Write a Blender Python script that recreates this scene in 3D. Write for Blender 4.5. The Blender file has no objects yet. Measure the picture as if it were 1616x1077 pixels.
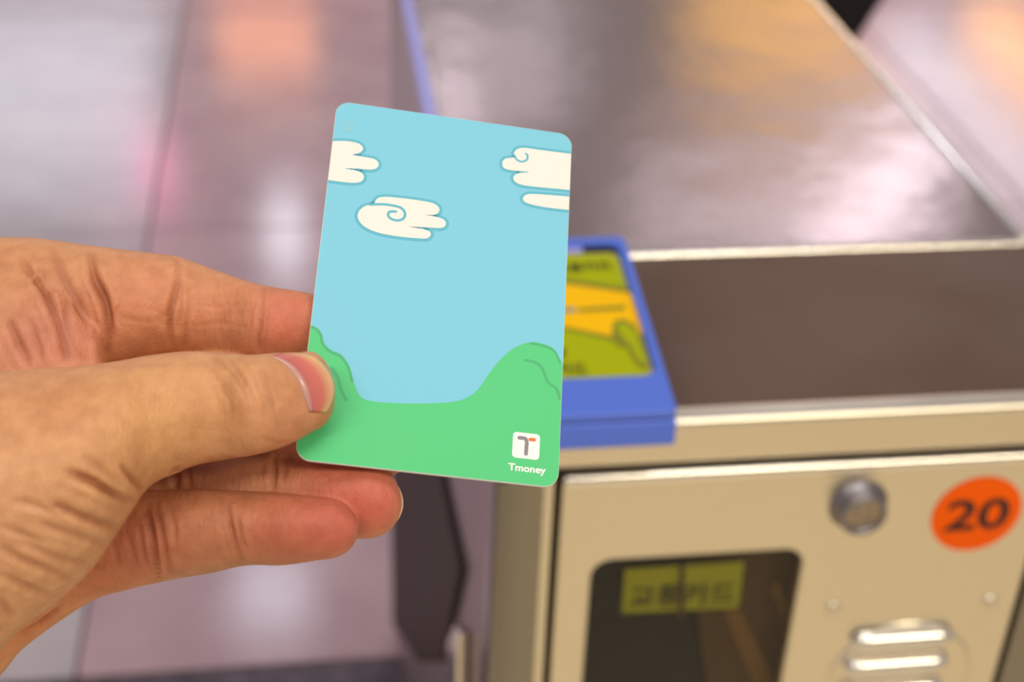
import bpy, bmesh, math, random
import numpy as np
from mathutils import Vector, Matrix
from mathutils.kdtree import KDTree
from mathutils.bvhtree import BVHTree

S = bpy.context.scene
C = S.collection
random.seed(4)

# ------------------------------------------------------------------ camera
CX, CY, F = 808.0, 538.5, 2350.0
CAMP = Vector((0, 0, 1.38))
RIGHT = Vector((0.99129, -0.12736, 0.03340)).normalized()
DOWN = Vector((-0.03985, -0.53198, -0.84582)).normalized()
FWD = RIGHT.cross(DOWN).normalized()
DOWN = FWD.cross(RIGHT).normalized()
cam_data = bpy.data.cameras.new('camera')
cam = bpy.data.objects.new('camera', cam_data)
C.objects.link(cam)
m = Matrix.Identity(4)
for i in range(3):
    m[i][0], m[i][1], m[i][2], m[i][3] = RIGHT[i], -DOWN[i], -FWD[i], CAMP[i]
cam.matrix_world = m
cam_data.sensor_width = 36.0
cam_data.lens = F / 1616 * 36
cam_data.clip_start = 0.02
cam_data.dof.use_dof = True
cam_data.dof.focus_distance = 0.316
cam_data.dof.aperture_fstop = 13.5
S.camera = cam

# ------------------------------------------------------------------ colour, world, lights
S.view_settings.view_transform = 'Standard'
S.view_settings.look = 'None'
S.view_settings.exposure = 0.0
S.view_settings.gamma = 1.0
S.view_settings.use_curve_mapping = False

def lin(r, g, b):
    f = lambda c: (c / 255) / 12.92 if c / 255 <= 0.04045 else ((c / 255 + 0.055) / 1.055) ** 2.4
    return (f(r), f(g), f(b), 1.0)

world = bpy.data.worlds.new('station_light')
S.world = world
world.use_nodes = True
world.node_tree.nodes['Background'].inputs[0].default_value = (0.86, 0.80, 0.80, 1)
world.node_tree.nodes['Background'].inputs[1].default_value = 0.44

def area(name, loc, size, power, col, target=None):
    d = bpy.data.lights.new(name, 'AREA')
    d.shape = 'RECTANGLE'
    d.size, d.size_y = size
    d.energy = power
    d.color = col
    o = bpy.data.objects.new(name, d)
    C.objects.link(o)
    o.location = loc
    if target is not None:
        o.rotation_euler = (Vector(target) - Vector(loc)).to_track_quat('-Z', 'Y').to_euler()
    return o

CEIL = 2.88
WHITE = (1, 0.98, 0.96); COOL = (0.86, 0.88, 1.0)
area('ceiling_lamp', (0.30, 0.15, CEIL), (1.2, 0.5), 8.6, WHITE)            # over the hand
area('ceiling_lamp', (-0.9, -0.9, CEIL), (1.2, 0.4), 22, (1, 0.92, 0.76))
area('ceiling_lamp', (1.2, -1.4, CEIL), (1.2, 0.4), 34, (1, 0.88, 0.62))
area('ceiling_lamp', (1.95, 4.44, CEIL), (1.2, 0.17), 7, COOL).rotation_euler = (0, 0, 0.82)
area('ceiling_lamp', (1.32, 4.30, CEIL), (0.6, 0.14), 2.6, COOL)
area('ceiling_lamp', (0.90, 5.70, CEIL), (0.3, 0.5), 1.6, COOL)
area('ceiling_lamp', (0.52, 5.30, CEIL), (0.2, 0.4), 2.6, COOL)
area('yellow_sign_lamp', (2.15, 6.30, CEIL), (0.9, 1.2), 10, (1, 0.56, 0.03))
area('ceiling_lamp', (4.70, 9.6, CEIL), (0.55, 3.2), 30, COOL)
area('orange_sign_lamp', (5.6, 10.6, CEIL), (0.5, 2.0), 34, (1, 0.45, 0.10))
area('orange_sign_lamp', (3.75, 9.6, CEIL), (0.7, 1.6), 30, (1, 0.42, 0.22))
area('ceiling_lamp', (-1.9, 10.2, CEIL), (1.5, 3.4), 44, COOL)
area('orange_sign_lamp', (-0.35, 11.2, CEIL), (0.75, 1.1), 17, (1, 0.33, 0.08))
area('ceiling_lamp', (-0.2, 8.0, CEIL), (0.22, 0.8), 7, COOL)
area('ceiling_lamp', (-0.26, 4.8, CEIL), (0.3, 0.35), 4.5, COOL)
area('pink_sign_lamp', (-1.15, 8.9, CEIL), (0.5, 0.5), 9, (1, 0.2, 0.45))

# ------------------------------------------------------------------ helpers
def ray(x, y):
    return RIGHT * ((x - CX) / F) + DOWN * ((y - CY) / F) + FWD
def atd(x, y, d):                      # d = depth in metres
    return CAMP + ray(x, y) * d
def on(x, y, axis, v):
    r = ray(x, y)
    return CAMP + r * ((v - CAMP[axis]) / r[axis])

def mat(name, col, rough=0.5, metal=0.0, spec=0.5, **kw):
    M = bpy.data.materials.new(name)
    M.use_nodes = True
    b = M.node_tree.nodes['Principled BSDF']
    b.inputs['Base Color'].default_value = col
    b.inputs['Roughness'].default_value = rough
    b.inputs['Metallic'].default_value = metal
    b.inputs['Specular IOR Level'].default_value = spec
    for k, v in kw.items():
        b.inputs[k.replace('_', ' ')].default_value = v
    return M
def nodes(M):
    return M.node_tree.nodes, M.node_tree.links, M.node_tree.nodes['Principled BSDF']
def noise_color(M, c1, c2, scale, coord='Object', vec=(1, 1, 1), detail=3, lo=0.35, hi=0.65):
    N, L, b = nodes(M)
    tc = N.new('ShaderNodeTexCoord'); mp = N.new('ShaderNodeMapping'); n = N.new('ShaderNodeTexNoise'); r = N.new('ShaderNodeValToRGB')
    mp.inputs['Scale'].default_value = vec
    n.inputs['Scale'].default_value = scale; n.inputs['Detail'].default_value = detail
    r.color_ramp.elements[0].color = c1; r.color_ramp.elements[1].color = c2
    r.color_ramp.elements[0].position = lo; r.color_ramp.elements[1].position = hi
    L.new(tc.outputs[coord], mp.inputs[0]); L.new(mp.outputs[0], n.inputs['Vector']); L.new(n.outputs['Fac'], r.inputs[0]); L.new(r.outputs[0], b.inputs['Base Color'])
    return n
def bump(M, scale, strength, dist=0.001, vec=(1, 1, 1), detail=3):
    N, L, b = nodes(M)
    tc = N.new('ShaderNodeTexCoord'); mp = N.new('ShaderNodeMapping'); n = N.new('ShaderNodeTexNoise'); bp = N.new('ShaderNodeBump')
    mp.inputs['Scale'].default_value = vec
    n.inputs['Scale'].default_value = scale; n.inputs['Detail'].default_value = detail
    bp.inputs['Strength'].default_value = strength; bp.inputs['Distance'].default_value = dist
    L.new(tc.outputs['Object'], mp.inputs[0]); L.new(mp.outputs[0], n.inputs['Vector']); L.new(n.outputs['Fac'], bp.inputs['Height'])
    if b.inputs['Normal'].links:
        L.new(b.inputs['Normal'].links[0].from_socket, bp.inputs['Normal'])
    L.new(bp.outputs[0], b.inputs['Normal'])

def tag(o, label=None, cat=None, group=None, kind=None):
    if label: o['label'] = label
    if cat: o['category'] = cat
    if group: o['group'] = group
    if kind: o['kind'] = kind
    return o
def empty(name, loc, label, cat):
    o = bpy.data.objects.new(name, None)
    C.objects.link(o); o.location = loc; o.empty_display_size = 0.02
    return tag(o, label, cat)
PW = {}                                # world matrices of parents (no depsgraph needed)
def wm(o):
    return PW.get(o.name, Matrix.Translation(o.location) if o.rotation_euler.x == 0 and o.rotation_euler.y == 0 and o.rotation_euler.z == 0 else o.matrix_basis)
def link(name, me, M, parent=None, smooth=False, label=None):
    """mesh data are in world space; re-expressed in the parent's space"""
    o = bpy.data.objects.new(name, me)
    C.objects.link(o)
    if M is not None:
        me.materials.clear(); me.materials.append(M)
    if smooth:
        me.polygons.foreach_set('use_smooth', [True] * len(me.polygons))
        if len(me.polygons) < 700:
            wn = o.modifiers.new('weighted', 'WEIGHTED_NORMAL'); wn.weight = 100; wn.mode = 'FACE_AREA'
    if parent is not None:
        me.transform(wm(parent).inverted())
        o.parent = parent
        PW[o.name] = wm(parent).copy()
    if label: o['label'] = label
    return o
def bm_done(bm, name='m'):
    me = bpy.data.meshes.new(name)
    bmesh.ops.recalc_face_normals(bm, faces=bm.faces)
    bm.to_mesh(me); bm.free()
    return me
def box(name, lo, hi, M, parent=None, bev=0.0, seg=3, label=None, axes=None):
    bm = bmesh.new()
    bmesh.ops.create_cube(bm, size=1.0)
    lo, hi = Vector(lo), Vector(hi)
    for v in bm.verts:
        v.co = Vector([lo[i] + (v.co[i] + 0.5) * (hi[i] - lo[i]) for i in range(3)])
    if bev > 0:
        bmesh.ops.bevel(bm, geom=bm.edges[:], offset=bev, segments=seg, affect='EDGES', profile=0.5)
    if axes is not None:
        bm.transform(axes)
    return link(name, bm_done(bm), M, parent, smooth=bev > 0, label=label)
def prism(name, poly, d, M, parent=None, bev=0.0, label=None, seg=2):
    """poly: list of Vectors (planar), extruded by vector d"""
    bm = bmesh.new()
    a = [bm.verts.new(p) for p in poly]; b = [bm.verts.new(Vector(p) + Vector(d)) for p in poly]
    n = len(poly)
    bm.faces.new(a); bm.faces.new(b[::-1])
    for i in range(n):
        bm.faces.new((a[i], b[i], b[(i + 1) % n], a[(i + 1) % n]))
    bmesh.ops.recalc_face_normals(bm, faces=bm.faces)
    if bev > 0:
        bmesh.ops.bevel(bm, geom=bm.edges[:], offset=bev, segments=seg, affect='EDGES', profile=0.5)
    return link(name, bm_done(bm), M, parent, label=label, smooth=bev > 0 and n < 12)
def rrect(x0, y0, x1, y1, r, n=6):
    pts = []
    for cx, cy, a0 in ((x1 - r, y1 - r, 0), (x0 + r, y1 - r, 90), (x0 + r, y0 + r, 180), (x1 - r, y0 + r, 270)):
        for k in range(n + 1):
            a = math.radians(a0 + 90 * k / n)
            pts.append((cx + r * math.cos(a), cy + r * math.sin(a)))
    return pts
def plate(name, loops, ext, bev, M, parent, frame, label=None):
    """flat plate with holes: 2D curve (outer loop + hole loops), half thickness ext, bevelled rims, set by a frame matrix"""
    cu = bpy.data.curves.new(name, 'CURVE')
    cu.dimensions = '2D'; cu.fill_mode = 'BOTH'; cu.extrude = ext; cu.bevel_depth = bev; cu.bevel_resolution = 3
    cu.offset = -bev
    for lp in loops:
        sp = cu.splines.new('POLY'); sp.points.add(len(lp) - 1)
        for i, (x, y) in enumerate(lp): sp.points[i].co = (x, y, 0, 1)
        sp.use_cyclic_u = True
    o = bpy.data.objects.new('tmp', cu); C.objects.link(o)
    dg = bpy.context.evaluated_depsgraph_get()
    me = bpy.data.meshes.new_from_object(o.evaluated_get(dg))
    bpy.data.objects.remove(o); bpy.data.curves.remove(cu)
    me.transform(frame)
    return link(name, me, M, parent, label=label)
def text(name, s, size, M, parent, frame, bold=0.0, ext=0.00003, shear=0.0, align='LEFT', width=None, label=None):
    cu = bpy.data.curves.new(name, 'FONT')
    cu.body = s; cu.size = size; cu.offset = bold; cu.extrude = ext; cu.shear = shear; cu.align_x = align; cu.resolution_u = 4
    o = bpy.data.objects.new('tmp', cu); C.objects.link(o)
    dg = bpy.context.evaluated_depsgraph_get()
    me = bpy.data.meshes.new_from_object(o.evaluated_get(dg))
    bpy.data.objects.remove(o); bpy.data.curves.remove(cu)
    if width and len(me.vertices):
        xs = [v.co.x for v in me.vertices]; k = width / (max(xs) - min(xs))
        me.transform(Matrix.Diagonal((k, 1, 1, 1)))
    me.transform(frame)
    return link(name, me, M, parent, label=label)
def frame(o, u, v):
    u = Vector(u).normalized(); v = Vector(v); v = (v - u * v.dot(u)).normalized(); n = u.cross(v)
    f = Matrix.Identity(4)
    for i in range(3):
        f[i][0], f[i][1], f[i][2], f[i][3] = u[i], v[i], n[i], o[i]
    return f
def lathe(name, prof, M, parent, frm, n=48, label=None):
    """prof: (radius, height) pairs, axis = frame z"""
    vs, fs = [], []
    for r, h in prof:
        for k in range(n):
            a = 2 * math.pi * k / n
            vs.append((r * math.cos(a), r * math.sin(a), h))
    for i in range(len(prof) - 1):
        for k in range(n):
            fs.append((i * n + k, i * n + (k + 1) % n, (i + 1) * n + (k + 1) % n, (i + 1) * n + k))
    me = bpy.data.meshes.new(name)
    me.from_pydata(vs, [], fs); me.update()
    me.transform(frm)
    o = link(name, me, M, parent, smooth=True, label=label)
    me.set_sharp_from_angle(angle=math.radians(32))
    return o

# ------------------------------------------------------------------ materials
def steel(name, col, rough, vec, bs=0.25, aniso_scale=220):
    M = mat(name, col, rough, 1.0)
    bump(M, aniso_scale, bs, 0.0004, vec, 4)
    bump(M, 14, 0.25, 0.004, (1, 1, 1), 2)
    return M
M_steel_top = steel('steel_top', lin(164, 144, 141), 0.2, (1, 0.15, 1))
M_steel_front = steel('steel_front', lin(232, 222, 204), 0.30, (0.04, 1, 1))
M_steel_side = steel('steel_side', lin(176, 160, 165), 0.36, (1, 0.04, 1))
M_post = steel('steel_post', lin(148, 143, 136), 0.2, (0.04, 1, 1))  # greyer steel: a dark reflection put into the post colour
M_steel_plain = mat('steel_plain', lin(240, 234, 226), 0.17, 1.0)
M_lock = mat('lock_chrome', lin(150, 145, 150), 0.38, 1.0)
M_seam = mat('seam_black', lin(40, 34, 24), 0.7)
M_brown = mat('brown_panel', lin(104, 82, 70), 0.45, 0.0, 0.2)
noise_color(M_brown, lin(90, 66, 53), lin(99, 77, 66), 9, vec=(1, 1, 1), lo=0.35, hi=0.6)
M_blue = mat('blue_plastic', lin(86, 118, 226), 0.34)
M_periw = mat('periwinkle_trim', lin(168, 168, 246), 0.3)
M_black = mat('black_plastic', lin(16, 15, 18), 0.5)
M_darkpanel = mat('dark_acrylic', lin(50, 35, 31), 0.5, 0, 0.15)
M_lime = mat('lime_print', lin(172, 180, 0), 0.45, 0, 0.12)
M_olive = mat('olive_print', lin(132, 132, 0), 0.5)
M_orange = mat('amber_print', lin(255, 196, 0), 0.45, 0, 0.12)
M_darkolive = mat('dark_olive_print', lin(72, 74, 4), 0.5)
M_labeledge = mat('label_edge', lin(178, 176, 84), 0.5)
M_greyblue = mat('grey_blue_print', lin(150, 150, 130), 0.5)
M_sticker = mat('orange_sticker', lin(255, 98, 0), 0.5, 0, 0.12)
M_ink = mat('black_ink', lin(58, 24, 10), 0.6)
M_wlabel = mat('window_label', lin(214, 216, 0), 0.5)
M_inside_dark = mat('inside_dark', lin(16, 14, 26), 0.7)
M_glass_reflect = mat('glass_reflection_brown', lin(96, 60, 6), 0.5)
M_glass = mat('window_glass', (0.72, 0.70, 0.68, 1), 0.02, 0.0, 0.5, Transmission_Weight=1.0, IOR=1.3)

def granite(name, c1, c2, rough, scale=60):
    M = mat(name, c1, rough, 0, 0.5)
    noise_color(M, c1, c2, scale, detail=6, lo=0.3, hi=0.7)
    return M
M_tile = granite('pink_granite', lin(196, 162, 172), lin(218, 186, 192), 0.15, 5)
M_tile2 = granite('grey_granite', lin(190, 176, 184), lin(214, 202, 208), 0.15, 5)
M_tile_dark = granite('dark_granite', lin(62, 48, 60), lin(112, 92, 104), 0.35, 45)
M_tile_tan = granite('tan_granite', lin(228, 210, 172), lin(236, 222, 192), 0.4, 40)
M_grout = mat('grout', lin(110, 90, 98), 0.8)

# ------------------------------------------------------------------ floor: a slab with tiles laid on it
floor = box('floor', (-3.0, -2.4, -0.06), (5.4, 12.0, -0.012), M_grout)
tag(floor, kind='structure')
SEAMX, SEAMY = -0.328, 1.42
tile_mesh = {}
def tile(x0, y0, x1, y1, M):
    key = (round(x1 - x0, 3), round(y1 - y0, 3), M.name)
    if key not in tile_mesh:
        bm = bmesh.new(); bmesh.ops.create_cube(bm, size=1.0)
        for v in bm.verts:
            v.co = Vector((v.co.x * (x1 - x0 - 0.004), v.co.y * (y1 - y0 - 0.004), v.co.z * 0.012))
        bmesh.ops.bevel(bm, geom=[e for e in bm.edges if e.verts[0].co.z > 0 and e.verts[1].co.z > 0], offset=0.0015, segments=1, affect='EDGES')
        tile_mesh[key] = bm_done(bm)
        tile_mesh[key].materials.append(M)
    o = bpy.data.objects.new('tile', tile_mesh[key]); C.objects.link(o)
    o.parent = floor
    o.location = ((x0 + x1) / 2, (y0 + y1) / 2, -0.006)
ys = [-2.4 + 0.6 * k for k in range(6)] + [1.22]
x = SEAMX - 0.6 * 4
cols = []
while x < 5.2:
    cols.append(x); x += 0.6
for i, x in enumerate(cols):
    for k in range(6):
        tile(x, -2.38 + 0.6 * k, x + 0.6, -2.38 + 0.6 * (k + 1), M_tile_tan)
    tile(x, 1.22, x + 0.6, SEAMY, M_tile_dark)
    y = SEAMY
    j = 0
    while y < 11.9:
        tile(x, y, x + 0.6, y + 1.2, M_tile2 if (i + j * 0) % 7 == 3 else M_tile)
        y += 1.2; j += 1

tag(box('wall_back', (-3.0, 12.0, -0.06), (5.4, 12.1, 3.0), mat('wall_paint', lin(196, 170, 176), 0.6)), kind='structure')
# flat black shape beyond the gate, upper right
pm = [on(1260, -60, 2, 0.0), on(1310, 90, 2, 0.0), on(1338, 82, 2, 0.0), on(1400, -14, 2, 0.0), on(1420, -60, 2, 0.0)]
o = prism('floor_patch', pm, (0, 0, 0.008), mat('patch_black', lin(8, 7, 8), 0.8, 0, 0.1))
tag(o, 'flat black shape lying beyond the right edge of the gate top', 'mat')

# ------------------------------------------------------------------ fare gate
ZT, ZB = 0.98, 0.994
XL, XR, YF, YBK, YM = 0.076, 0.406, 0.535, 1.47, 0.715
gate = empty('fare_gate', ((XL + XR) / 2, 1.0, 0), 'brushed steel fare gate cabinet with a brown slanted front panel and a windowed door', 'fare gate')
# inner body and outer skins
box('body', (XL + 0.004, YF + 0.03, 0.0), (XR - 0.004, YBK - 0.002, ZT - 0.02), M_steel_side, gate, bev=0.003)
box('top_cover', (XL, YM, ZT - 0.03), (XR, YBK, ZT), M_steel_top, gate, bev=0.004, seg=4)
# beaded lip where cover meets the brown panel
fr = frame((XL + 0.002, YM, ZT - 0.0025), (0, 1, 0), (0, 0, 1))
lathe('cover_lip', [(0, 0), (0.0035, 0), (0.0035, XR - XL - 0.004), (0, XR - XL - 0.004)], M_steel_plain, gate, fr, 20)
# periwinkle trim along the left top edge
box('edge_trim', (XL - 0.004, YM + 0.01, ZT - 0.012), (XL + 0.005, YBK, ZT + 0.001), M_periw, gate, bev=0.002, label='periwinkle plastic edge strip along the left of the top')
box('edge_rail', (XR - 0.003, YM + 0.002, ZT - 0.010), (XR + 0.003, YBK, ZT + 0.001), M_steel_plain, gate, bev=0.002, label='bright polished edge rail on the right of the top')
# brown slanted panel
pp = [Vector((XL + 0.002, YF + 0.006, ZB - 0.004)), Vector((XL + 0.002, YM - 0.001, ZT - 0.005)), Vector((XL + 0.002, YM - 0.001, ZT - 0.012)), Vector((XL + 0.002, YF + 0.006, ZB - 0.02))]
pp = [Vector((XL + 0.002, YF + 0.005, ZB)), Vector((XL + 0.002, YM - 0.001, ZT - 0.001)), Vector((XL + 0.002, YM - 0.001, ZT - 0.012)), Vector((XL + 0.002, YF + 0.005, ZB - 0.02))]
prism('slanted_panel', pp, (XR - XL - 0.004, 0, 0), M_brown, gate, label='dark brown slanted panel')
# fascia with a bright rounded upper edge
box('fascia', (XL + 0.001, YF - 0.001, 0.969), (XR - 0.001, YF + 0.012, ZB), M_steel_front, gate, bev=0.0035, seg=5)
box('fascia_gap', (XL + 0.002, YF + 0.004, 0.960), (XR - 0.002, YF + 0.03, 0.972), M_seam, gate)
ZD = 0.965
# corner posts (rounded front corners)
def post(x0, x1, mirror):
    r = 0.016
    pts = []
    if not mirror:
        pts = [(x1, YF + 0.03), (x1, YF + 0.002), (x1 - 0.002, YF)]
        for k in range(9):
            a = math.radians(270 - 90 * k / 8)
            pts.append((x0 + r + r * math.cos(a), YF + r + r * math.sin(a)))
        pts.append((x0, YF + 0.03))
    else:
        pts = [(x0, YF + 0.03), (x0, YF + 0.002), (x0 + 0.002, YF)]
        for k in range(9):
            a = math.radians(270 + 90 * k / 8)
            pts.append((x1 - r + r * math.cos(a), YF + r + r * math.sin(a)))
        pts.append((x1, YF + 0.03))
    bm = bmesh.new()
    zs = [(0.0, 0), (ZD - 0.004, 0), (ZD - 0.0012, 0.0012), (ZD, 0.004)]
    cxm, cym = (x0 + x1) / 2, YF + 0.018
    rings = []
    for z, ins in zs:
        rings.append([bm.verts.new((px + (cxm - px) * ins / 0.014, py + (cym - py) * ins / 0.018, z)) for px, py in pts])
    for a, b in zip(rings, rings[1:]):
        for i in range(len(pts) - 1):
            bm.faces.new((a[i], a[i + 1], b[i + 1], b[i]))
    bm.faces.new(rings[-1])
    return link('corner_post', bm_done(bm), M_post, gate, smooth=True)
post(XL, 0.1030, False)
post(0.3500, XR, True)
# door: plate with a rounded window opening
W0, W1, WT, WB = 0.1235, 0.2285, 0.9125, 0.70
dfr = frame((0, YF + 0.005, 0), (1, 0, 0), (0, 0, 1))
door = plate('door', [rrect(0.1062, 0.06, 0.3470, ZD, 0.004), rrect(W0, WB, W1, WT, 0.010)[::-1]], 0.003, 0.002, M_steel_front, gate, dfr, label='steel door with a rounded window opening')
box('post_strip', (0.0975, YF - 0.0012, 0.05), (0.1025, YF + 0.010, ZD - 0.001), M_steel_front, gate, bev=0.0012, label='narrow tan steel strip beside the door')
box('door_gap', (0.1020, YF + 0.008, 0.05), (0.1070, YF + 0.028, ZD - 0.006), M_seam, gate)
box('door_gap', (0.3462, YF + 0.008, 0.05), (0.3502, YF + 0.028, ZD - 0.006), M_seam, gate)
box('door_top_bead', (0.1062, YF - 0.0015, ZD - 0.0075), (0.3470, YF + 0.006, ZD), M_steel_plain, gate, bev=0.0030, seg=5, label='bright rounded top edge of the door')
# window: glass pane with the dark inside behind it
box('window_pane', (W0 - 0.002, YF + 0.0045, WB - 0.002), (W1 + 0.002, YF + 0.0065, WT + 0.002), M_glass, door, label='tinted window pane')
inside = box('inside_back', (W0 - 0.004, YF + 0.027, WB - 0.004), (W1 + 0.004, YF + 0.029, WT + 0.004), M_inside_dark, door)
prism('glass_reflection', [on(1085, 860, 1, YF + 0.026), on(1290, 850, 1, YF + 0.026), on(1290, 1100, 1, YF + 0.026), on(1115, 1100, 1, YF + 0.026)], (0, -0.006, 0), M_glass_reflect, door, label='brown panel added as the reflection in the window glass')  # brownish reflection in the pane, built as a coloured panel behind it
prism('inside_bar', [on(1140, 960, 1, YF + 0.019), on(1165, 955, 1, YF + 0.019), on(1240, 1110, 1, YF + 0.019), on(1200, 1110, 1, YF + 0.019)], (0, -0.002, 0), mat('inside_tan', lin(150, 104, 40), 0.5), door)
prism('inside_bar', [on(1215, 920, 1, YF + 0.019), on(1228, 915, 1, YF + 0.019), on(1262, 1010, 1, YF + 0.019), on(1248, 1020, 1, YF + 0.019)], (0, -0.002, 0), bpy.data.materials['inside_tan'], door)
yl = YF + 0.0135
c = [on(986, 899, 1, yl), on(1174, 886, 1, yl), on(1165, 958, 1, yl), on(981, 967, 1, yl)]
wl = prism('window_label', c, (0, 0.0008, 0), M_wlabel, door, label='yellow label with dark Korean letters behind the glass')
lf = frame(on(990, 956, 1, yl - 0.0004), on(1160, 948, 1, yl) - on(990, 956, 1, yl), c[0] - c[3])
text('lettering', '교통카드', 0.0158, M_darkolive, door, lf, bold=0.0003, width=0.0545)
pb = [on(1072, 884, 1, yl), on(1079, 884, 1, yl), on(1077, 972, 1, yl), on(1070, 972, 1, yl)]
prism('reflection_edge', pb, (0, -0.0016, 0), M_glass_reflect, door)  # boundary of the pane's reflection, added as a thin strip over the label
# lock
lk = frame(on(1353, 795, 1, YF + 0.001), (1, 0, 0), (0, 0, 1))
lathe('lock_cylinder', [(0.0146, -0.002), (0.0146, 0.0015), (0.0136, 0.0035), (0.0120, 0.0050), (0.0116, 0.0100), (0.0108, 0.0108), (0.0088, 0.0108), (0.0084, 0.0092), (0.0082, 0.0092)], M_lock, door, lk, label='round chrome lock cylinder')
lathe('lock_face', [(0.0083, 0.0088), (0.0082, 0.0094), (0.0058, 0.0094), (0.0055, 0.0084), (0.0042, 0.0084), (0.0039, 0.0096), (0.0012, 0.0096), (0.0010, 0.0086), (0, 0.0086)], mat('lock_face_metal', lin(176, 160, 142), 0.35, 1.0), door, lk, label='tan metal keyway face of the lock')
# embossed disc with louvres
dc = on(1415, 1070, 1, YF)
df = frame((dc.x, YF, dc.z), (1, 0, 0), (0, 0, 1))
lathe('vent_disc', [(0.0400, -0.001), (0.0390, 0.0003), (0.0374, 0.0015), (0.0355, 0.0012), (0.0345, 0.0008), (0, 0.0008)], M_steel_front, door, df, 64, label='round embossed vent disc')
for k in range(4):
    z = on(1420, 1003, 1, YF).z - k * 0.0180
    half = 0.0275 if k in (0, 3) else 0.0285
    xc = 0.2885
    bm = bmesh.new(); n, mm = 24, 10
    rings = []
    for i in range(n + 1):
        u = -1 + 2 * i / n
        e = max(0.0, 1 - max(0.0, (abs(u) - 0.72) / 0.28) ** 2) ** 0.5
        ring = []
        for j in range(mm + 1):
            a = math.pi * j / mm
            ring.append(bm.verts.new((xc + u * half, YF - 0.0012 - 0.0060 * math.sin(a) * e, z + 0.0055 * math.cos(a) * max(e, 0.02))))
        rings.append(ring)
    for a_, b_ in zip(rings, rings[1:]):
        for j in range(mm):
            bm.faces.new((a_[j], a_[j + 1], b_[j + 1], b_[j]))
    link('louvre', bm_done(bm), M_steel_plain, door, smooth=True)
for q in ((1315, 960), (1562, 950)):
    p = on(*q, 1, YF)
    lathe('rivet', [(0.0042, -0.0005), (0.0040, 0.0008), (0.0028, 0.0014), (0.0018, 0.0008), (0, 0.0007)], M_steel_front, door, frame((p.x, YF, p.z), (1, 0, 0), (0, 0, 1)), 24)
# left flank: dark sensor panel with a pointed front edge, steel nose in front of it
def sd(x, y): return on(x, y, 0, XL)
sp = [sd(618, 1045), sd(618, 200), (sd(640, 300)), sd(695, 745), sd(727, 900), sd(697, 1045)]
sp[1] = Vector((XL, YBK - 0.02, 0.86)); sp[0] = Vector((XL, YBK - 0.02, sd(640, 1046).z if False else 0.09)); sp[2] = Vector((XL, 0.86, 0.86))
sp = [Vector((XL + 0.003, YBK - 0.012, 0.62)), Vector((XL + 0.003, 0.815, 0.758)), Vector((XL + 0.003, sd(727, 900).y, sd(727, 900).z)), Vector((XL + 0.003, sd(697, 1045).y, sd(697, 1045).z)), Vector((XL + 0.003, sd(619, 1046).y if False else YBK - 0.012, 0.02)) ]
prism('sensor_panel', sp[:4] + [Vector((XL + 0.003, sd(660, 1045).y, sd(660, 1045).z)), sp[4]], (-0.004, 0, 0), M_darkpanel, gate, label='dark sensor panel on the left side')
nose = [sd(716, 1010), sd(727, 985), sd(732, 1000), sd(730, 1090), sd(712, 1090)]
prism('side_bracket', [p + Vector((0.002, 0, 0)) for p in nose], (-0.006, 0, 0), M_steel_plain, gate, bev=0.0015, label='bright curved steel edge piece on the left side')

# number sticker: lies on the door, a thing of its own
sc = on(1541, 812, 1, YF - 0.0002)
sf = frame(sc, (1, 0, 0.0), (0, 0, 1))
stick = empty('number_sticker', sc, 'round orange sticker with the black number 20 on the steel door', 'sticker')
lathe('sticker_disc', [(0.0228, 0.0), (0.0227, 0.0004), (0, 0.0004)], M_sticker, stick, sf, 64)
text('lettering', '20', 0.0262, M_ink, stick, frame(sc + Vector((-0.0162, -0.0006, -0.0088)), (1, 0, 0), (0, 0, 1)), bold=0.0006, width=0.0325)

# ------------------------------------------------------------------ blue card reader on the brown panel
reader = empty('card_reader', (0.115, 0.585, ZB), 'blue plastic card reader with a lime and amber label on the gate top', 'card reader')
RX0, RX1 = 0.076, 0.1525
ya, za = 0.519, 1.0065
yb, zb = 0.650, 1.0237
prof = [Vector((RX0, ya - 0.001, za - 0.014)), Vector((RX0, ya, za - 0.002)), Vector((RX0, ya + 0.002, za - 0.001)), Vector((RX0, yb, zb - 0.003)), Vector((RX0, yb + 0.003, 0.985)), Vector((RX0, ya + 0.018, 0.991)), Vector((RX0, ya + 0.010, 0.990))]
prism('reader_body', prof, (RX1 - RX0, 0, 0), M_blue, reader, bev=0.0012, seg=3)
vs = Vector((0, yb - ya, zb - za)); LS = vs.length
rf = frame((RX0, ya, za), (1, 0, 0), vs)
def rp(x, y, h=0.0):         # pixel -> reader frame (u, v)
    n = Vector((rf[0][2], rf[1][2], rf[2][2])); o = Vector((RX0, ya, za)) + n * h
    r = ray(x, y); t = (o - CAMP).dot(n) / r.dot(n)
    q = CAMP + r * t - o
    return q.dot(Vector((rf[0][0], rf[1][0], rf[2][0]))), q.dot(Vector((rf[0][1], rf[1][1], rf[2][1])))
TR_, BR_ = rp(978, 398), rp(1029, 600)
hx0 = RX1 - RX0 - TR_[0]
hx1 = (TR_[0] + BR_[0]) / 2 + 0.0005
bz = rf @ Matrix.Translation((0, 0, 0.0012))
plate('bezel', [rrect(0.0, 0.0005, RX1 - RX0, LS, 0.004), rrect(0.008, BR_[1], hx1, TR_[1] + 0.004, 0.006)[::-1]], 0.0012, 0.0012, M_blue, reader, bz)
plate('label', [rrect(0.0085, BR_[1] + 0.0003, hx1 - 0.0005, TR_[1] - 0.0005, 0.005)], 0.0002, 0, M_labeledge, reader, rf @ Matrix.Translation((0, 0, 0.0002)))
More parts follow.
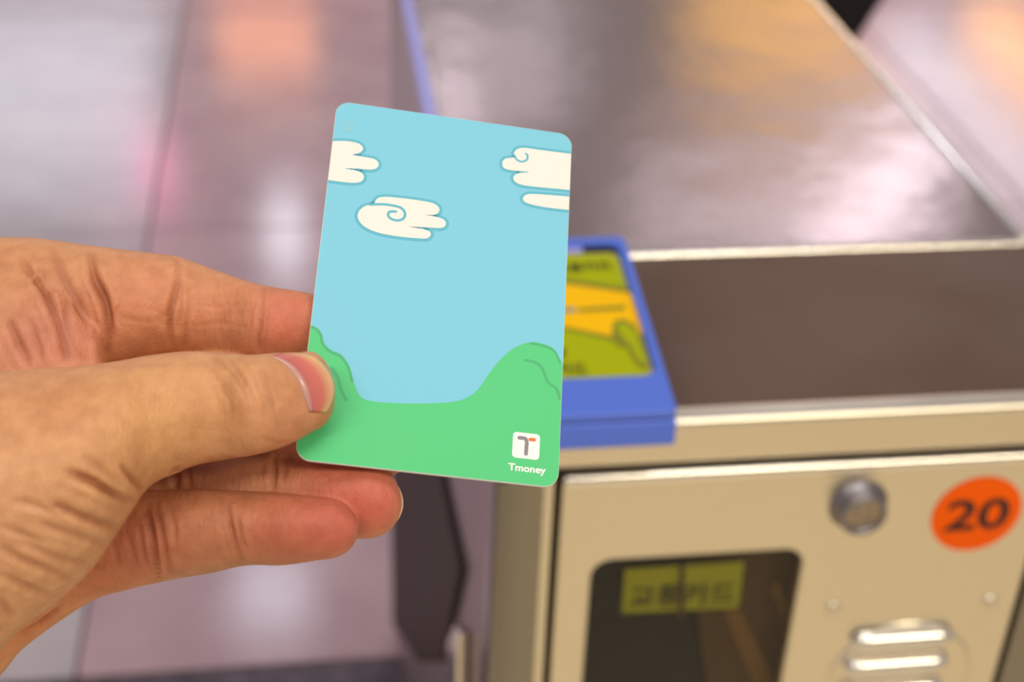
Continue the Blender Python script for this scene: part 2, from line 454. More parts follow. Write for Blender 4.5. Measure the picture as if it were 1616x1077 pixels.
plate('label_print', [rrect(0.0095, BR_[1] + 0.0028, hx1 - 0.0022, TR_[1] - 0.003, 0.004)], 0.0001, 0, M_lime, reader, rf @ Matrix.Translation((0, 0, 0.0005)))
def pr(name, pts, M, h):
    q = [rp(*p, h) for p in pts]
    return plate(name, [q], 0.00004, 0, M, reader, rf @ Matrix.Translation((0, 0, h)))
pr('band_outline', [(800, 424), (890, 439), (985, 453), (1004, 466), (1018, 530), (975, 540), (880, 518), (800, 505)], M_olive, 0.00070)
pr('card_band', [(800, 433), (890, 448), (1000, 464), (1014, 527), (972, 532), (880, 513), (800, 498)], M_orange, 0.00080)
pr('hand_outline', [(966, 520), (968, 508), (982, 503), (1002, 512), (1012, 535), (1024, 580), (1016, 583), (1004, 575), (996, 562), (990, 548), (978, 548), (966, 536)], M_olive, 0.00090)
pr('hand_print', [(973, 518), (978, 511), (990, 512), (1003, 524), (1010, 545), (1020, 573), (1012, 572), (1003, 560), (997, 545), (985, 535)], M_lime, 0.00100)
def rtext(s, x0, y0, x1, y1, size, M):
    a = rp(x0, y0, 0.0009); b = rp(x1, y1, 0.0009)
    w = ((b[0] - a[0]) ** 2 + (b[1] - a[1]) ** 2) ** 0.5
    f = rf @ Matrix.Translation((a[0], a[1], 0.00095)) @ Matrix.Rotation(math.atan2(b[1] - a[1], b[0] - a[0]), 4, 'Z')
    return text('lettering', s, size, M, reader, f, bold=0.0002, width=w)
rtext('교통카드', 876, 430, 966, 424, 0.0075, M_darkolive)
rtext('카드', 880, 592, 928, 590, 0.0095, M_darkolive)
pr('print_mark', [(884, 486), (908, 485), (910, 493), (884, 494)], M_greyblue, 0.0009)
pr('print_mark', [(912, 487), (986, 482), (987, 489), (913, 493)], M_olive, 0.0009)
pr('print_mark', [(860, 548), (892, 550), (892, 564), (860, 564)], M_darkolive, 0.0009)
bu = (hx1 - 0.002, TR_[1] + 0.001)
box('reader_sensor', (0.010, TR_[1] - 0.0006, 0.0004), (hx1 - 0.018, TR_[1] + 0.0032, 0.0018), M_periw, reader, bev=0.0005, axes=rf)
box('reader_recess', (hx1 - 0.018, TR_[1] - 0.0006, 0.0002), (hx1 - 0.001, TR_[1] + 0.0034, 0.0010), M_black, reader, axes=rf)

# ------------------------------------------------------------------ the transit card
# pose in camera space (mm), solved from the four corners
def solve_card():
    W, H = 54.0, 85.6
    src = [(0, 0), (W, 0), (W, H), (0, H)]
    dst = [(532, 159), (904.5, 210.7), (878, 765), (460, 722)]
    A = []
    for (x, y), (u, v) in zip(src, dst):
        u -= CX; v -= CY
        A.append([x, y, 1, 0, 0, 0, -u * x, -u * y, -u]); A.append([0, 0, 0, x, y, 1, -v * x, -v * y, -v])
    h = np.linalg.svd(np.array(A))[2][-1].reshape(3, 3)
    B = np.diag([1 / F, 1 / F, 1]) @ h
    s = (np.linalg.norm(B[:, 0]) + np.linalg.norm(B[:, 1])) / 2
    if B[2, 2] < 0: s = -s
    B /= s
    a = B[:, 0] / np.linalg.norm(B[:, 0]); b = B[:, 1] / np.linalg.norm(B[:, 1])
    e = a @ b / 2; a2 = a - e * b; b2 = b - e * a
    return a2 / np.linalg.norm(a2), b2 / np.linalg.norm(b2), B[:, 2], np.linalg.inv(h)
ca, cb, ct, HI = solve_card()
def c2w(v): return RIGHT * float(v[0]) + DOWN * float(v[1]) + FWD * float(v[2])
cO = CAMP + c2w(ct) * 0.001
card_f = frame(cO, c2w(ca), -c2w(cb))          # u = right on the card, v = up on the card, n = towards the viewer
cn = np.cross(ca, cb); cn = cn / np.linalg.norm(cn)
def cardz(x, y):                               # depth (mm) of the card plane seen at a pixel
    r = np.array([(x - CX) / F, (y - CY) / F, 1.0])
    return float(cn @ ct / (cn @ r))
def cm(x, y):                                  # pixel -> card coordinates in metres
    q = HI @ np.array([x - CX, y - CY, 1.0]); return q[0] / q[2] * 0.001, -q[1] / q[2] * 0.001
CWd, CHt, CT = 0.054, 0.0856, 0.0008
M_card = mat('card_edge', lin(225, 232, 226), 0.45)
M_sky = mat('card_sky', lin(126, 203, 228), 0.42, 0, 0.3)
M_teal = mat('card_teal', lin(94, 184, 206), 0.42, 0, 0.3)
M_cream = mat('card_cream', lin(244, 236, 228), 0.42, 0, 0.3)
M_green = mat('card_green', lin(86, 204, 130), 0.42, 0, 0.3)
M_dgreen = mat('card_dark_green', lin(78, 180, 120), 0.42, 0, 0.3)
M_white = mat('card_white', lin(252, 246, 244), 0.42, 0, 0.3)
M_grey = mat('card_grey', lin(142, 134, 142), 0.42, 0, 0.3)
M_corange = mat('card_orange', lin(255, 118, 52), 0.42, 0, 0.3)
M_smudge = mat('card_smudge', lin(134, 202, 219), 0.42, 0, 0.3)

card = bpy.data.objects.new('transit_card', None)
C.objects.link(card); card.empty_display_size = 0.02
card.matrix_world = card_f
PW[card.name] = card_f.copy()
tag(card, 'turquoise and green transit card with cream clouds held upright in the hand', 'card')
plate('card_body', [rrect(0, -CHt, CWd, 0, 0.0032, 10)], CT / 2 - 0.0001, 0.0001, M_card, card, card_f @ Matrix.Translation((0, 0, -CT / 2)))
H0 = 0.00002
def flat(name, pts, M, h, label=None):
    return plate(name, [pts], 0.000004, 0, M, card, card_f @ Matrix.Translation((0, 0, h)), label=label)
flat('sky_print', rrect(0.0001, -CHt + 0.0001, CWd - 0.0001, -0.0001, 0.0031, 10), M_sky, H0)

def smooth(pts, n=6, closed=False):
    P = [np.array(p, float) for p in pts]
    out = []
    N = len(P)
    rng = range(N if closed else N - 1)
    for i in rng:
        if closed: p0, p1, p2, p3 = P[i - 1], P[i], P[(i + 1) % N], P[(i + 2) % N]
        else: p0, p1, p2, p3 = P[max(i - 1, 0)], P[i], P[i + 1], P[min(i + 2, N - 1)]
        for k in range(n):
            t = k / n
            out.append(tuple(0.5 * ((2 * p1) + (-p0 + p2) * t + (2 * p0 - 5 * p1 + 4 * p2 - p3) * t * t + (-p0 + 3 * p1 - 3 * p2 + p3) * t ** 3)))
    if not closed: out.append(tuple(P[-1]))
    return out
def clampc(p, e=0.0001):
    return (min(max(p[0], e), CWd - e), min(max(p[1], -CHt + e), -e))
def stroke(name, pts, w, M, h, taper=False, round_caps=True):
    bm = bmesh.new()
    P = [Vector((p[0], p[1], 0)) for p in pts]
    n = len(P)
    L = []; R_ = []
    for i in range(n):
        d = (P[min(i + 1, n - 1)] - P[max(i - 1, 0)]).normalized()
        nn = Vector((-d.y, d.x, 0)) * (w / 2) * (1 if not taper else max(0.25, 1 - i / n * 0.5))
        a = clampc(P[i] + nn); b = clampc(P[i] - nn)
        L.append(bm.verts.new((a[0], a[1], h))); R_.append(bm.verts.new((b[0], b[1], h)))
    for i in range(n - 1):
        bm.faces.new((L[i], L[i + 1], R_[i + 1], R_[i]))
    if round_caps:
        for i in (0, n - 1):
            if 0.0008 < P[i].x < CWd - 0.0008:
                vs_ = [bm.verts.new((P[i].x + w / 2 * math.cos(t * math.pi / 6), P[i].y + w / 2 * math.sin(t * math.pi / 6), h + 0.000002)) for t in range(12)]
                bm.faces.new(vs_)
    me = bpy.data.meshes.new(name)
    bm.normal_update(); bm.to_mesh(me); bm.free()
    me.transform(card_f)
    return link(name, me, M, card)
def A5(p): return cm(440 + p[0] * 0.31566, 140 + p[1] * 0.31566)
def A6(p): return cm(440 + p[0] * 0.31566, 440 + p[1] * 0.31566)
def A8(p): return cm(780 + p[0] * 0.11142, 660 + p[1] * 0.11142)
# hills
hill = [(60, 225), (150, 228), (185, 245), (205, 272), (216, 315), (250, 350), (300, 372), (335, 415), (352, 455), (362, 500), (385, 560), (430, 598), (560, 612), (760, 612), (900, 596), (985, 545), (1050, 455), (1110, 385), (1180, 330), (1260, 305), (1330, 318), (1378, 345), (1402, 392), (1450, 470)]
hp = [A6(p) for p in smooth(hill)]
hp = [clampc(p) for p in hp]
bottom = [(CWd - 0.0001, -0.070)]
corner = rrect(0.0001, -CHt + 0.0001, CWd - 0.0001, -0.0001, 0.0031, 10)[22:44][::-1]
poly = hp + corner
flat('hill_print', poly, M_green, 0.00005)
stroke('hill_shade', [A6(p) for p in smooth([(150, 234), (182, 250), (200, 276), (210, 318), (245, 356), (296, 378), (328, 418), (344, 458), (356, 505)])], 0.0006, M_dgreen, 0.00008)
stroke('hill_shade', [A6(p) for p in smooth([(255, 440), (285, 490), (300, 545), (325, 598)])], 0.0006, M_dgreen, 0.00008)
stroke('hill_shade', [A6(p) for p in smooth([(1255, 311), (1328, 325), (1372, 350), (1396, 392), (1402, 410)])], 0.0005, M_dgreen, 0.00008)
stroke('hill_shade', [A6(p) for p in smooth([(1225, 395), (1275, 406), (1310, 432), (1325, 470), (1345, 510), (1378, 532), (1392, 560), (1398, 590)])], 0.0006, M_dgreen, 0.00008)
# clouds
cA = [(235, 262), (275, 262), (340, 262), (398, 274), (420, 298), (402, 320), (368, 330), (430, 341), (478, 351), (498, 375), (485, 397), (450, 403), (390, 398), (330, 399), (376, 407), (412, 420), (423, 441), (408, 463), (365, 469), (300, 463), (240, 455), (210, 452)]
cB = [(470, 574), (481, 558), (496, 543), (540, 538), (620, 545), (700, 555), (768, 568), (797, 588), (800, 608), (780, 625), (733, 628), (780, 635), (820, 648), (834, 670), (815, 690), (760, 690), (648, 685), (705, 695), (746, 706), (757, 724), (738, 743), (690, 743), (600, 735), (500, 718), (430, 690), (396, 655), (392, 620), (415, 592), (445, 579)]
cC = [(1500, 322), (1466, 320), (1400, 312), (1300, 300), (1230, 291), (1196, 297), (1179, 316), (1184, 338), (1165, 341), (1133, 346), (1119, 366), (1126, 390), (1155, 401), (1200, 406), (1252, 411), (1192, 420), (1174, 440), (1190, 465), (1240, 479), (1340, 489), (1455, 499), (1500, 503)]
cD = [(1500, 537), (1452, 532), (1360, 525), (1262, 520), (1231, 528), (1221, 545), (1235, 562), (1290, 578), (1370, 590), (1450, 598), (1500, 604)]
sw = 0.00062
for k, (cl, closed) in enumerate(((cA, False), (cB, True), (cC, False), (cD, False))):
    pts = [A5(p) for p in smooth(cl, 5, closed)]
    edge = [clampc(p) for p in pts]
    stroke('cloud_outline', pts + ([pts[0]] if closed else []), sw * 2.2, M_teal, 0.00005)
    flat('cloud', edge, M_cream, 0.00008)
stroke('cloud_swirl', [A5(p) for p in smooth([(452, 577), (510, 575), (560, 580), (607, 592), (628, 618), (620, 645), (592, 655), (560, 648), (543, 630), (552, 612), (582, 611)], 5)], 0.0006, M_teal, 0.00011)
stroke('cloud_swirl', [A5(p) for p in smooth([(1181, 330), (1192, 350), (1218, 360), (1242, 350), (1246, 330), (1238, 320)], 5)], 0.0005, M_teal, 0.00011)
flat('print_smudge', [A5(p) for p in smooth([(325, 170), (352, 160), (374, 175), (378, 200), (365, 218), (338, 215), (322, 195)], 4, True)], M_smudge, 0.00005)
# logo and lettering
u0, v0 = A8((245, 152)); u1, v1 = A8((612, 553))
logo_f = card_f
flat('logo_plate', rrect(min(u0, A8((228, 520))[0]), v1 - 0.0000, A8((628, 190))[0], v0, 0.0008), M_white, 0.00008)
stroke('logo_stroke', [A8(p) for p in smooth([(330, 240), (395, 245), (425, 262), (436, 300), (430, 380), (423, 465)], 6)], 0.00082, M_grey, 0.00011)
stroke('logo_stroke', [A8(p) for p in [(487, 262), (510, 264), (541, 267)]], 0.00076, M_corange, 0.00011)
t0 = A8((168, 690))
text('lettering', 'Tmoney', 0.00215, M_white, card, card_f @ Matrix.Translation((t0[0], t0[1], 0.0001)), bold=0.000055, ext=0.000004, width=0.0079)

# ------------------------------------------------------------------ the hand
# stations: (xa, ya, xb, yb) = the finger's two edges as seen, depth of its axis (mm), half thickness (mm)
def cd(x, y, off): return cardz(x, y) + off
LOFTS = {
 'thumb': ([(-140, 600, -60, 1130, 292, 22), (-40, 588, 15, 1012, 292, 22), (60, 582, 88, 952, 292, 21), (130, 577, 146, 898, 292, 19), (185, 570, 205, 812, 293, 16),
            (235, 561, 240, 766, 294.5, 13), (290, 555, 300, 738, 296, 11), (340, 556, 350, 727, 296.5, 10), (390, 560, 405, 718, cd(398, 640, -9.6), 8.8), (435, 557, 455, 703, cd(445, 630, -8.4), 7.4), (476, 556, 497, 680, cd(486, 618, -7.0), 6.0)], 43),
 'index': ([(-160, 352, -160, 640, 330, 14), (-40, 372, -40, 640, 330, 14), (50, 375, 50, 620, 329, 13), (120, 384, 125, 600, 329, 12), (180, 392, 175, 582, 328.5, 11.5),
            (230, 398, 225, 568, 328, 10.5), (280, 405, 275, 558, 328, 9.6), (340, 426, 335, 563, 328, 8.6), (410, 449, 405, 567, cd(410, 503, 11), 7.4), (485, 462, 480, 568, cd(484, 509, 9.2), 6.5), (545, 478, 540, 570, cd(542, 519, 8.6), 6.0)], 42),
 'middle': ([(60, 520, 60, 720, 333, 11), (150, 525, 145, 690, 334, 10), (240, 538, 230, 690, 333, 9), (330, 545, 320, 695, 328, 8), (410, 580, 395, 708, cd(402, 645, 12), 7.5), (490, 630, 480, 728, cd(485, 680, 9.6), 7.2), (572, 650, 560, 750, cd(566, 697, 9.0), 6.8)], 84),
 'ring': ([(20, 700, 20, 900, 322, 12), (100, 710, 100, 880, 322, 11), (180, 716, 170, 850, 321, 9.5), (260, 716, 255, 842, 319, 9), (350, 714, 345, 842, 316, 8.2), (430, 712, 425, 850, 313, 8), (500, 716, 500, 850, 311, 8), (562, 723, 566, 851, 309, 7.6)], 70),
 'pinky': ([(-120, 780, -110, 1190, 316, 14), (-20, 780, 0, 1068, 315, 13), (60, 778, 42, 1020, 313, 12), (130, 774, 140, 952, 311, 11), (200, 774, 200, 932, 309, 10.5), (260, 773, 262, 917, 307, 10),
            (325, 772, 330, 906, 305, 9.2), (387, 775, 389, 893, 303, 8.2), (443, 778, 446, 893, 301.5, 8.2), (502, 785, 507, 884, 300.5, 7.6)], 61),
 'wrist': ([(-1150, 1010, -930, 1430, 318, 19), (-900, 850, -700, 1350, 318, 18), (-620, 640, -470, 1290, 319, 18), (-380, 450, -300, 1240, 320, 17), (-170, 395, -150, 1165, 321, 15), (-60, 420, -50, 1080, 321, 13)], 30),
 'palm': ([(-170, 380, -150, 1170, 322, 14), (-60, 400, -40, 1060, 322, 14), (20, 420, 30, 1000, 321, 13), (90, 450, 100, 930, 320, 12), (140, 500, 150, 880, 320, 10)], 30),
}
def cr(P, t):
    i = min(int(t), len(P) - 2); f = t - i
    p0, p1, p2, p3 = P[max(i - 1, 0)], P[i], P[i + 1], P[min(i + 2, len(P) - 1)]
    return 0.5 * ((2 * p1) + (-p0 + p2) * f + (2 * p0 - 5 * p1 + 4 * p2 - p3) * f * f + (-p0 + 3 * p1 - 3 * p2 + p3) * f ** 3)
bm = bmesh.new()
NR = 40
for nm, (st, cap) in LOFTS.items():
    P = [np.array(s, float) for s in st]
    rings = []
    n = (len(P) - 1) * 6
    for k in range(n + 1):
        s = cr(P, k / 6)
        rings.append((np.array([(s[0] + s[2]) / 2, (s[1] + s[3]) / 2]), np.array([(s[0] - s[2]) / 2, (s[1] - s[3]) / 2]), s[4], s[5]))
    dirv = rings[-1][0] - rings[-5][0]; dirv /= np.linalg.norm(dirv)
    dd = (rings[-1][2] - rings[-5][2]) / np.linalg.norm(rings[-1][0] - rings[-5][0])
    c0, a0, d0, z0 = rings[-1]
    for k in range(1, 11):
        u = math.sin(k / 10 * math.pi / 2)
        f = max((1 - u ** 2.3) ** 0.5, 0.02) if k < 10 else 0.02
        rings.append((c0 + dirv * cap * u, a0 * f, d0 + dd * cap * u * 0.5, z0 * f))
    vr = []
    for c_, a_, d_, z_ in rings:
        row = []
        for j in range(NR):
            t = 2 * math.pi * j / NR
            px = c_ + a_ * math.cos(t)
            d = d_ + z_ * math.sin(t)
            # keep silhouettes where given: place by the axis depth, then move in depth along the view ray
            row.append(bm.verts.new(atd(px[0], px[1], d * 0.001)))
        vr.append(row)
    for r1, r2 in zip(vr, vr[1:]):
        for j in range(NR):
            bm.faces.new((r1[j], r1[(j + 1) % NR], r2[(j + 1) % NR], r2[j]))
    bm.faces.new(vr[0][::-1]); bm.faces.new(vr[-1])
me = bm_done(bm, 'hand_raw')
tmp = bpy.data.objects.new('tmp', me); C.objects.link(tmp)
rm = tmp.modifiers.new('r', 'REMESH'); rm.mode = 'VOXEL'; rm.voxel_size = 0.00040; rm.adaptivity = 0
smo = tmp.modifiers.new('s', 'SMOOTH'); smo.factor = 0.5; smo.iterations = 10
dg = bpy.context.evaluated_depsgraph_get()
hm = bpy.data.meshes.new_from_object(tmp.evaluated_get(dg))
bpy.data.objects.remove(tmp)
hm.name = 'hand'
nv = len(hm.vertices)
co = np.empty(nv * 3); hm.vertices.foreach_get('co', co); co = co.reshape(-1, 3)
def vnormals():
    no = np.empty(nv * 3); hm.vertex_normals.foreach_get('vector', no); return no.reshape(-1, 3)

def bvh():
    pl = [tuple(p.vertices) for p in hm.polygons]
    return BVHTree.FromPolygons([Vector(c) for c in co], pl)
tree = bvh()
def hit(x, y):
    h = tree.ray_cast(CAMP, ray(x, y).normalized())
    return h[0]
# creases: polyline, half width (mm), depth (mm)
CR = [
 ([(417, 451), (415, 468), (412, 500), (408, 530), (407, 554)], .8, .5), ([(424, 470), (421, 505), (416, 552)], .6, .25),
 ([(279, 407), (281, 432), (277, 463), (268, 496), (269, 529), (276, 552)], .9, .75), ([(298, 450), (299, 485), (293, 518), (291, 550)], .8, .45), ([(288, 440), (287, 480), (282, 520)], .6, .3),
 ([(143, 396), (148, 435), (164, 471), (173, 513), (171, 560)], 1.1, 1.5),
 ([(31, 410), (56, 440), (70, 457), (86, 496), (97, 524), (106, 571)], 1.2, 1.1), ([(84, 392), (95, 424), (111, 457), (125, 485), (138, 510)], 1.3, .7),
 ([(14, 507), (31, 546), (47, 578)], 1.0, .7), ([(45, 500), (58, 540), (70, 577)], .9, .4), ([(112, 470), (104, 500), (112, 540)], 1.2, .4),
 ([(50, 440), (62, 425), (74, 455)], .9, .3),
 ([(434, 716), (431, 772)], .8, .6), ([(452, 722), (448, 759)], .6, .3), ([(277, 740), (277, 772)], 1.0, .6), ([(296, 738), (300, 772)], .7, .3), ([(500, 742), (520, 752), (510, 765)], .6, .12),
 ([(357, 795), (362, 825), (368, 850), (384, 892)], .9, .8), ([(372, 812), (380, 850), (390, 870)], .7, .35), ([(350, 785), (352, 830), (362, 870)], .7, .3),
 ([(230, 800), (239, 848), (249, 918)], 1.2, 1.1), ([(245, 795), (259, 866), (268, 912)], .9, .6), ([(270, 800), (276, 840), (279, 870)], .6, .3), ([(220, 830), (228, 880), (246, 915)], .8, .4),
 ([(180, 860), (186, 890)], .7, .3), ([(200, 840), (212, 880)], .7, .3),
 ([(105, 744), (125, 752), (150, 763), (185, 783), (214, 792)], 1.1, 1.1), ([(84, 797), (110, 808), (140, 820), (188, 834)], 1.2, 1.0), ([(192, 735), (208, 755), (226, 773)], .9, .8),
 ([(60, 825), (110, 842), (172, 860)], 1.1, .55), ([(40, 858), (90, 880), (160, 895)], 1.1, .5), ([(0, 861), (35, 883), (89, 906), (130, 925)], 1.1, .5),
 ([(0, 905), (40, 925), (90, 945)], 1.1, .45), ([(0, 945), (22, 976)], 1.0, .5), ([(20, 790), (60, 800), (90, 812)], 1.0, .35), ([(130, 720), (160, 740), (190, 765)], .9, .35), ([(0, 830), (40, 845), (70, 860)], 1., .35),
 ([(30, 1000), (60, 985), (95, 958)], .8, .7),
 ([(334, 563), (352, 578), (372, 600), (388, 625), (393, 655)], .7, .22), ([(356, 566), (376, 590), (398, 628), (402, 655)], .7, .25), ([(310, 560), (345, 600), (368, 650)], .8, .2), ([(375, 565), (398, 590), (412, 622)], .6, .18),
 ([(410, 690), (440, 700), (455, 695)], .7, .2), ([(420, 600), (432, 640), (440, 680)], .8, .15),
 ([(300, 480), (350, 484), (400, 478)], .6, .12), ([(310, 515), (350, 510), (390, 518)], .6, .12), ([(190, 500), (230, 508), (260, 505)], .7, .12),
]
pts3 = []; par = []
for pl, w, dp in CR:
    sm = smooth(pl, 10)
    N = len(sm)
    prev = None
    for i, (x, y) in enumerate(sm):
        h = hit(x, y)
        if h is None: continue
        e = math.sin(math.pi * min(1.0, max(0.0, (i + 0.5) / N))) ** 0.6
        jit = (1.0 + 0.2 * math.sin(i * 0.17 + pl[0][0])) * 0.9
        pts3.append(h); par.append((w * 0.00085, dp * 0.0013 * e * jit))
kd = KDTree(len(pts3))
for i, p in enumerate(pts3): kd.insert(p, i)
kd.balance()
no = vnormals()
cam_np = np.array(CAMP)
disp = np.zeros(nv)
# only vertices in view range
facing = ((cam_np - co) * no).sum(1) > -0.02
for i in np.nonzero(facing)[0]:
    q, j, d = kd.find(co[i])
    if d > 0.005: continue
    w, dp = par[j]
    t = d / w
    disp[i] -= dp * math.exp(-t * t * 1.2) - dp * 0.35 * math.exp(-((t - 2.1) ** 2) * 0.9)
ed = np.empty(len(hm.edges) * 2, np.int32); hm.edges.foreach_get('vertices', ed); ed = ed.reshape(-1, 2)
deg = np.bincount(ed.ravel(), minlength=nv).astype(float); deg[deg == 0] = 1
for _ in range(2):
    acc = np.bincount(ed[:, 0], weights=disp[ed[:, 1]], minlength=nv) + np.bincount(ed[:, 1], weights=disp[ed[:, 0]], minlength=nv)
    disp = 0.5 * disp + 0.5 * acc / deg
co = co + no * disp[:, None]
# soft, shallow skin folds over the whole hand come from the bump; now flatten the pads against the card
n_w = np.array(c2w(cn)); o_w = np.array(cO)
if n_w @ np.array(FWD) > 0: n_w = -n_w      # towards the viewer
s = (co - o_w) @ n_w                          # + in front of the card face
fu = np.array(c2w(ca)); fv = np.array(c2w(cb))
uu = (co - o_w) @ fu; vv = (co - o_w) @ fv
inside_c = (uu > -0.0004) & (uu < CWd + 0.0004) & (vv > -0.0004) & (vv < CHt + 0.0004)
front = inside_c & (s > -CT / 2) & (s < 0.00018)
back = inside_c & (s <= -CT / 2) & (s > -CT - 0.00012)
co[front] += n_w[None, :] * (0.00018 - s[front])[:, None]
co[back] += n_w[None, :] * (-CT - 0.00012 - s[back])[:, None]
hm.vertices.foreach_set('co', co.ravel()); hm.update()
tree = bvh()
# skin tone, redder pads, and shade painted on the lower fingers: blobs (pixel on the visible surface, radius mm, colour, strength)
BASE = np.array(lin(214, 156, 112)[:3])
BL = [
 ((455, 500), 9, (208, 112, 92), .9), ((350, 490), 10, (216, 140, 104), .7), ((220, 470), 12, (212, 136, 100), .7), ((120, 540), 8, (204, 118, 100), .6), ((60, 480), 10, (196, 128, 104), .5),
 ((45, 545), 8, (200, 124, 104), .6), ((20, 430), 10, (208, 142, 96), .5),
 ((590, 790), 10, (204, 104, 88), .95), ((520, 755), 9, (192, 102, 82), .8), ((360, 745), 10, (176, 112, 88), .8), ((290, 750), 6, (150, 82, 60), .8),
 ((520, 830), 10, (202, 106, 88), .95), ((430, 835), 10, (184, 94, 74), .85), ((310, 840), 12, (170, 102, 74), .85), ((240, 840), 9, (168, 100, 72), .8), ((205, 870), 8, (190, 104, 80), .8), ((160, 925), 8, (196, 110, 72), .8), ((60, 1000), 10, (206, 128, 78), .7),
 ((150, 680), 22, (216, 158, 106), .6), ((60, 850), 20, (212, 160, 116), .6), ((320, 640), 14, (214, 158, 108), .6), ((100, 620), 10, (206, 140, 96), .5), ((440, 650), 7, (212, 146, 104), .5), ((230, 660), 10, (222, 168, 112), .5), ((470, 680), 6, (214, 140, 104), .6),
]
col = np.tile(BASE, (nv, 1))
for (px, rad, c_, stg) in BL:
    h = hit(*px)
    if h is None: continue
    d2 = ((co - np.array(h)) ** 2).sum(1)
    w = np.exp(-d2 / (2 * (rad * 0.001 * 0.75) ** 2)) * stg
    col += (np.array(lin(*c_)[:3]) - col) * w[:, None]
# creases are darkened: their shade is painted into the pigment
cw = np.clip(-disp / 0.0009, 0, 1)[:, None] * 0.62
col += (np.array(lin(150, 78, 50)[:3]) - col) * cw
at = hm.attributes.new('skin_tone_shade', 'FLOAT_COLOR', 'POINT')
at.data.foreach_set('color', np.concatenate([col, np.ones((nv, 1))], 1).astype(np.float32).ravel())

M_skin = mat('skin', (0.6, 0.35, 0.2, 1), 0.50, 0, 0.35, Subsurface_Weight=0.22, Subsurface_Scale=0.004)
N, L, b = nodes(M_skin)
b.inputs['Subsurface Radius'].default_value = (1.0, 0.4, 0.25)
a_ = N.new('ShaderNodeAttribute'); a_.attribute_name = 'skin_tone_shade'
tc = N.new('ShaderNodeTexCoord')
n1 = N.new('ShaderNodeTexNoise'); n1.inputs['Scale'].default_value = 260; n1.inputs['Detail'].default_value = 4
mx = N.new('ShaderNodeMix'); mx.data_type = 'RGBA'; mx.blend_type = 'MULTIPLY'; mx.inputs['Factor'].default_value = 1.0
rmp = N.new('ShaderNodeValToRGB')
rmp.color_ramp.elements[0].position = 0.3; rmp.color_ramp.elements[0].color = (0.86, 0.80, 0.78, 1)
rmp.color_ramp.elements[1].position = 0.7; rmp.color_ramp.elements[1].color = (1.05, 1.05, 1.05, 1)
L.new(tc.outputs['Object'], n1.inputs['Vector']); L.new(n1.outputs['Fac'], rmp.inputs[0])
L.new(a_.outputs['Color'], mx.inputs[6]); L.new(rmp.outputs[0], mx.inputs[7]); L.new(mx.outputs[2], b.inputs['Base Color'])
def add_h(tex, strength, dist):
    bp = N.new('ShaderNodeBump'); bp.inputs['Strength'].default_value = strength; bp.inputs['Distance'].default_value = dist
    L.new(tex, bp.inputs['Height'])
    if b.inputs['Normal'].links: L.new(b.inputs['Normal'].links[0].from_socket, bp.inputs['Normal'])
    L.new(bp.outputs[0], b.inputs['Normal'])
vo = N.new('ShaderNodeTexVoronoi'); vo.inputs['Scale'].default_value = 1500
L.new(tc.outputs['Object'], vo.inputs['Vector']); add_h(vo.outputs['Distance'], 0.22, 0.00025)
n2 = N.new('ShaderNodeTexNoise'); n2.inputs['Scale'].default_value = 420; n2.inputs['Detail'].default_value = 5
mp2 = N.new('ShaderNodeMapping'); mp2.inputs['Scale'].default_value = (2.2, 1, 0.5); mp2.inputs['Rotation'].default_value = (0.3, 0.5, 0.3)
L.new(tc.outputs['Object'], mp2.inputs[0]); L.new(mp2.outputs[0], n2.inputs['Vector']); add_h(n2.outputs['Fac'], 0.4, 0.0007)

wrist = atd(60, 850, 0.318)
hand = empty('person_hand', wrist, 'left hand of a person gripping the transit card between thumb and fingers', 'hand')
hand.name = 'hand'
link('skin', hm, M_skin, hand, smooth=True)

# thumb nail: a ruled sheet between cuticle curve and free edge, lifted off the thumb
cut = smooth([(424, 562), (441, 571), (455, 583), (466, 598), (474, 616), (481, 634), (487, 651)], 4)
fre = smooth([(448, 557), (478, 557), (502, 567), (519, 584), (528.5, 607), (526.5, 632), (514, 652)], 4)
NU, NVV = len(cut), 14
grid = []
for i in range(NU):
    row = []
    for k in range(NVV):
        t = k / (NVV - 1)
        x = cut[i][0] + (fre[i][0] - cut[i][0]) * t; y = cut[i][1] + (fre[i][1] - cut[i][1]) * t
        h = hit(x, y)
        row.append((x, y, (h - CAMP).dot(FWD) if h is not None else None))
    grid.append(row)
dm = np.array([[g[2] if g[2] is not None else np.nan for g in r] for r in grid])
for it in range(4):
    for i in range(NU):
        for k in range(NVV):
            if np.isnan(dm[i, k]):
                dm[i, k] = dm[i, k - 1] if k > 0 else dm[max(i - 1, 0), k]
ref = np.nanmin(dm)
dm = np.minimum(dm, ref + 0.0062)
for it in range(14):
    dm2 = dm.copy()
    dm2[1:-1, 1:-1] = (dm[1:-1, 1:-1] * 2 + dm[:-2, 1:-1] + dm[2:, 1:-1] + dm[1:-1, :-2] + dm[1:-1, 2:]) / 6
    dm = dm2
bm = bmesh.new()
uvl = bm.loops.layers.uv.new('UVMap')
gv = []
for i in range(NU):
    row = []
    for k in range(NVV):
        edge_in = 0.0002 if k == 0 else 0.0
        lift = 0.00055 * min(1, k / 2) * (1 if 0 < i < NU - 1 else 0.3) + 0.00005
        row.append(bm.verts.new(atd(grid[i][k][0], grid[i][k][1], float(dm[i, k]) - lift + edge_in)))
    gv.append(row)
for i in range(NU - 1):
    for k in range(NVV - 1):
        f = bm.faces.new((gv[i][k], gv[i][k + 1], gv[i + 1][k + 1], gv[i + 1][k]))
        uvq = [(i / (NU - 1), k / (NVV - 1)), (i / (NU - 1), (k + 1) / (NVV - 1)), ((i + 1) / (NU - 1), (k + 1) / (NVV - 1)), ((i + 1) / (NU - 1), k / (NVV - 1))]
        for lp, q in zip(f.loops, uvq): lp[uvl].uv = q
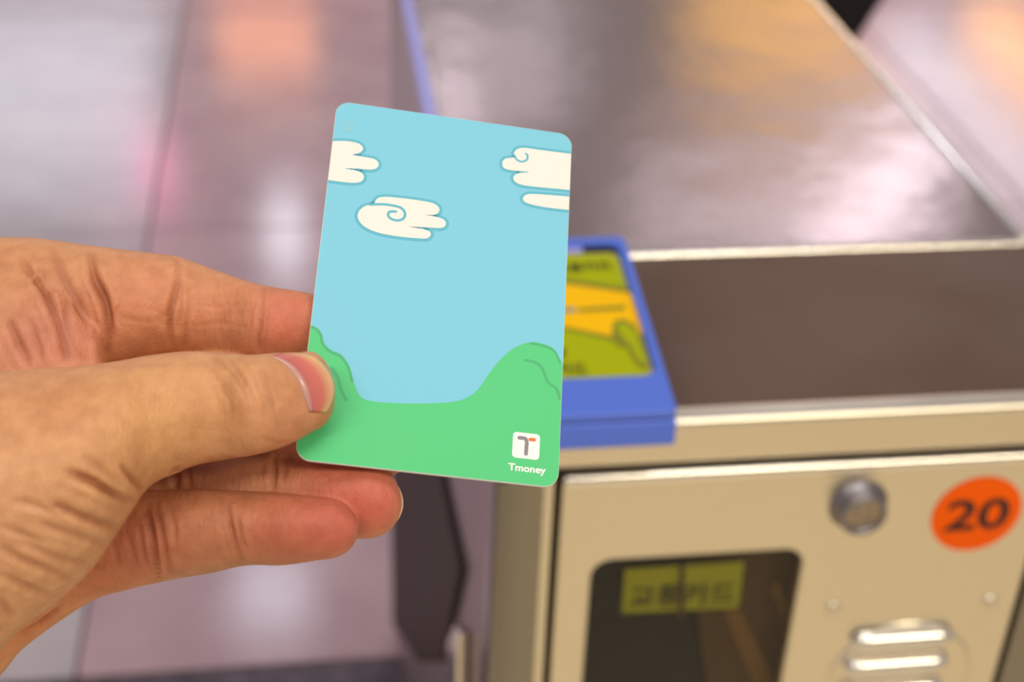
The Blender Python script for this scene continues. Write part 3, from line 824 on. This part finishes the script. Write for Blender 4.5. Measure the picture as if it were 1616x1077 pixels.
bmesh.ops.recalc_face_normals(bm, faces=bm.faces)
bm.faces.ensure_lookup_table()
if bm.faces[len(bm.faces) // 2].normal.dot(FWD) > 0:
    bmesh.ops.reverse_faces(bm, faces=bm.faces)
nme = bpy.data.meshes.new('nail'); bm.to_mesh(nme); bm.free()
M_nail = mat('nail', (0.8, 0.4, 0.35, 1), 0.28, 0, 0.5, Coat_Weight=0.3)
N, L, b = nodes(M_nail)
uvn = N.new('ShaderNodeTexCoord'); sx = N.new('ShaderNodeSeparateXYZ'); rp_ = N.new('ShaderNodeValToRGB')
L.new(uvn.outputs['UV'], sx.inputs[0]); L.new(sx.outputs['Y'], rp_.inputs[0]); L.new(rp_.outputs[0], b.inputs['Base Color'])
e = rp_.color_ramp.elements
e[0].position = 0.0; e[0].color = lin(196, 150, 138)
e[1].position = 1.0; e[1].color = lin(226, 186, 128)
for ps, c_ in ((0.16, (198, 146, 138)), (0.26, (196, 104, 100)), (0.62, (214, 116, 100)), (0.80, (226, 160, 122)), (0.92, (228, 184, 130))):
    el = e.new(ps); el.color = lin(*c_)
nail = link('thumbnail', nme, M_nail, hand, smooth=True, label='pink thumbnail with a pale free edge')
so = nail.modifiers.new('t', 'SOLIDIFY'); so.thickness = 0.0004; so.offset = -1
# ring finger nail: seen edge on behind the fingertip
bm = bmesh.new()
arc = smooth([(617, 757), (627, 772), (632.5, 788), (632, 804), (626, 818), (617, 830)], 4)
r1 = [bm.verts.new(atd(x + 1.5, y, 0.3095)) for x, y in arc]
r2 = [bm.verts.new(atd(x - 7, y, 0.3135)) for x, y in arc]
for i in range(len(arc) - 1):
    bm.faces.new((r1[i], r1[i + 1], r2[i + 1], r2[i]))
nme = bpy.data.meshes.new('nail'); bm.normal_update(); bm.to_mesh(nme); bm.free()
nail2 = link('fingernail', nme, mat('nail_edge', lin(226, 196, 160), 0.4), hand, smooth=True, label='thin pale nail edge at the fingertip')
so = nail2.modifiers.new('t', 'SOLIDIFY'); so.thickness = 0.0006; so.offset = 0
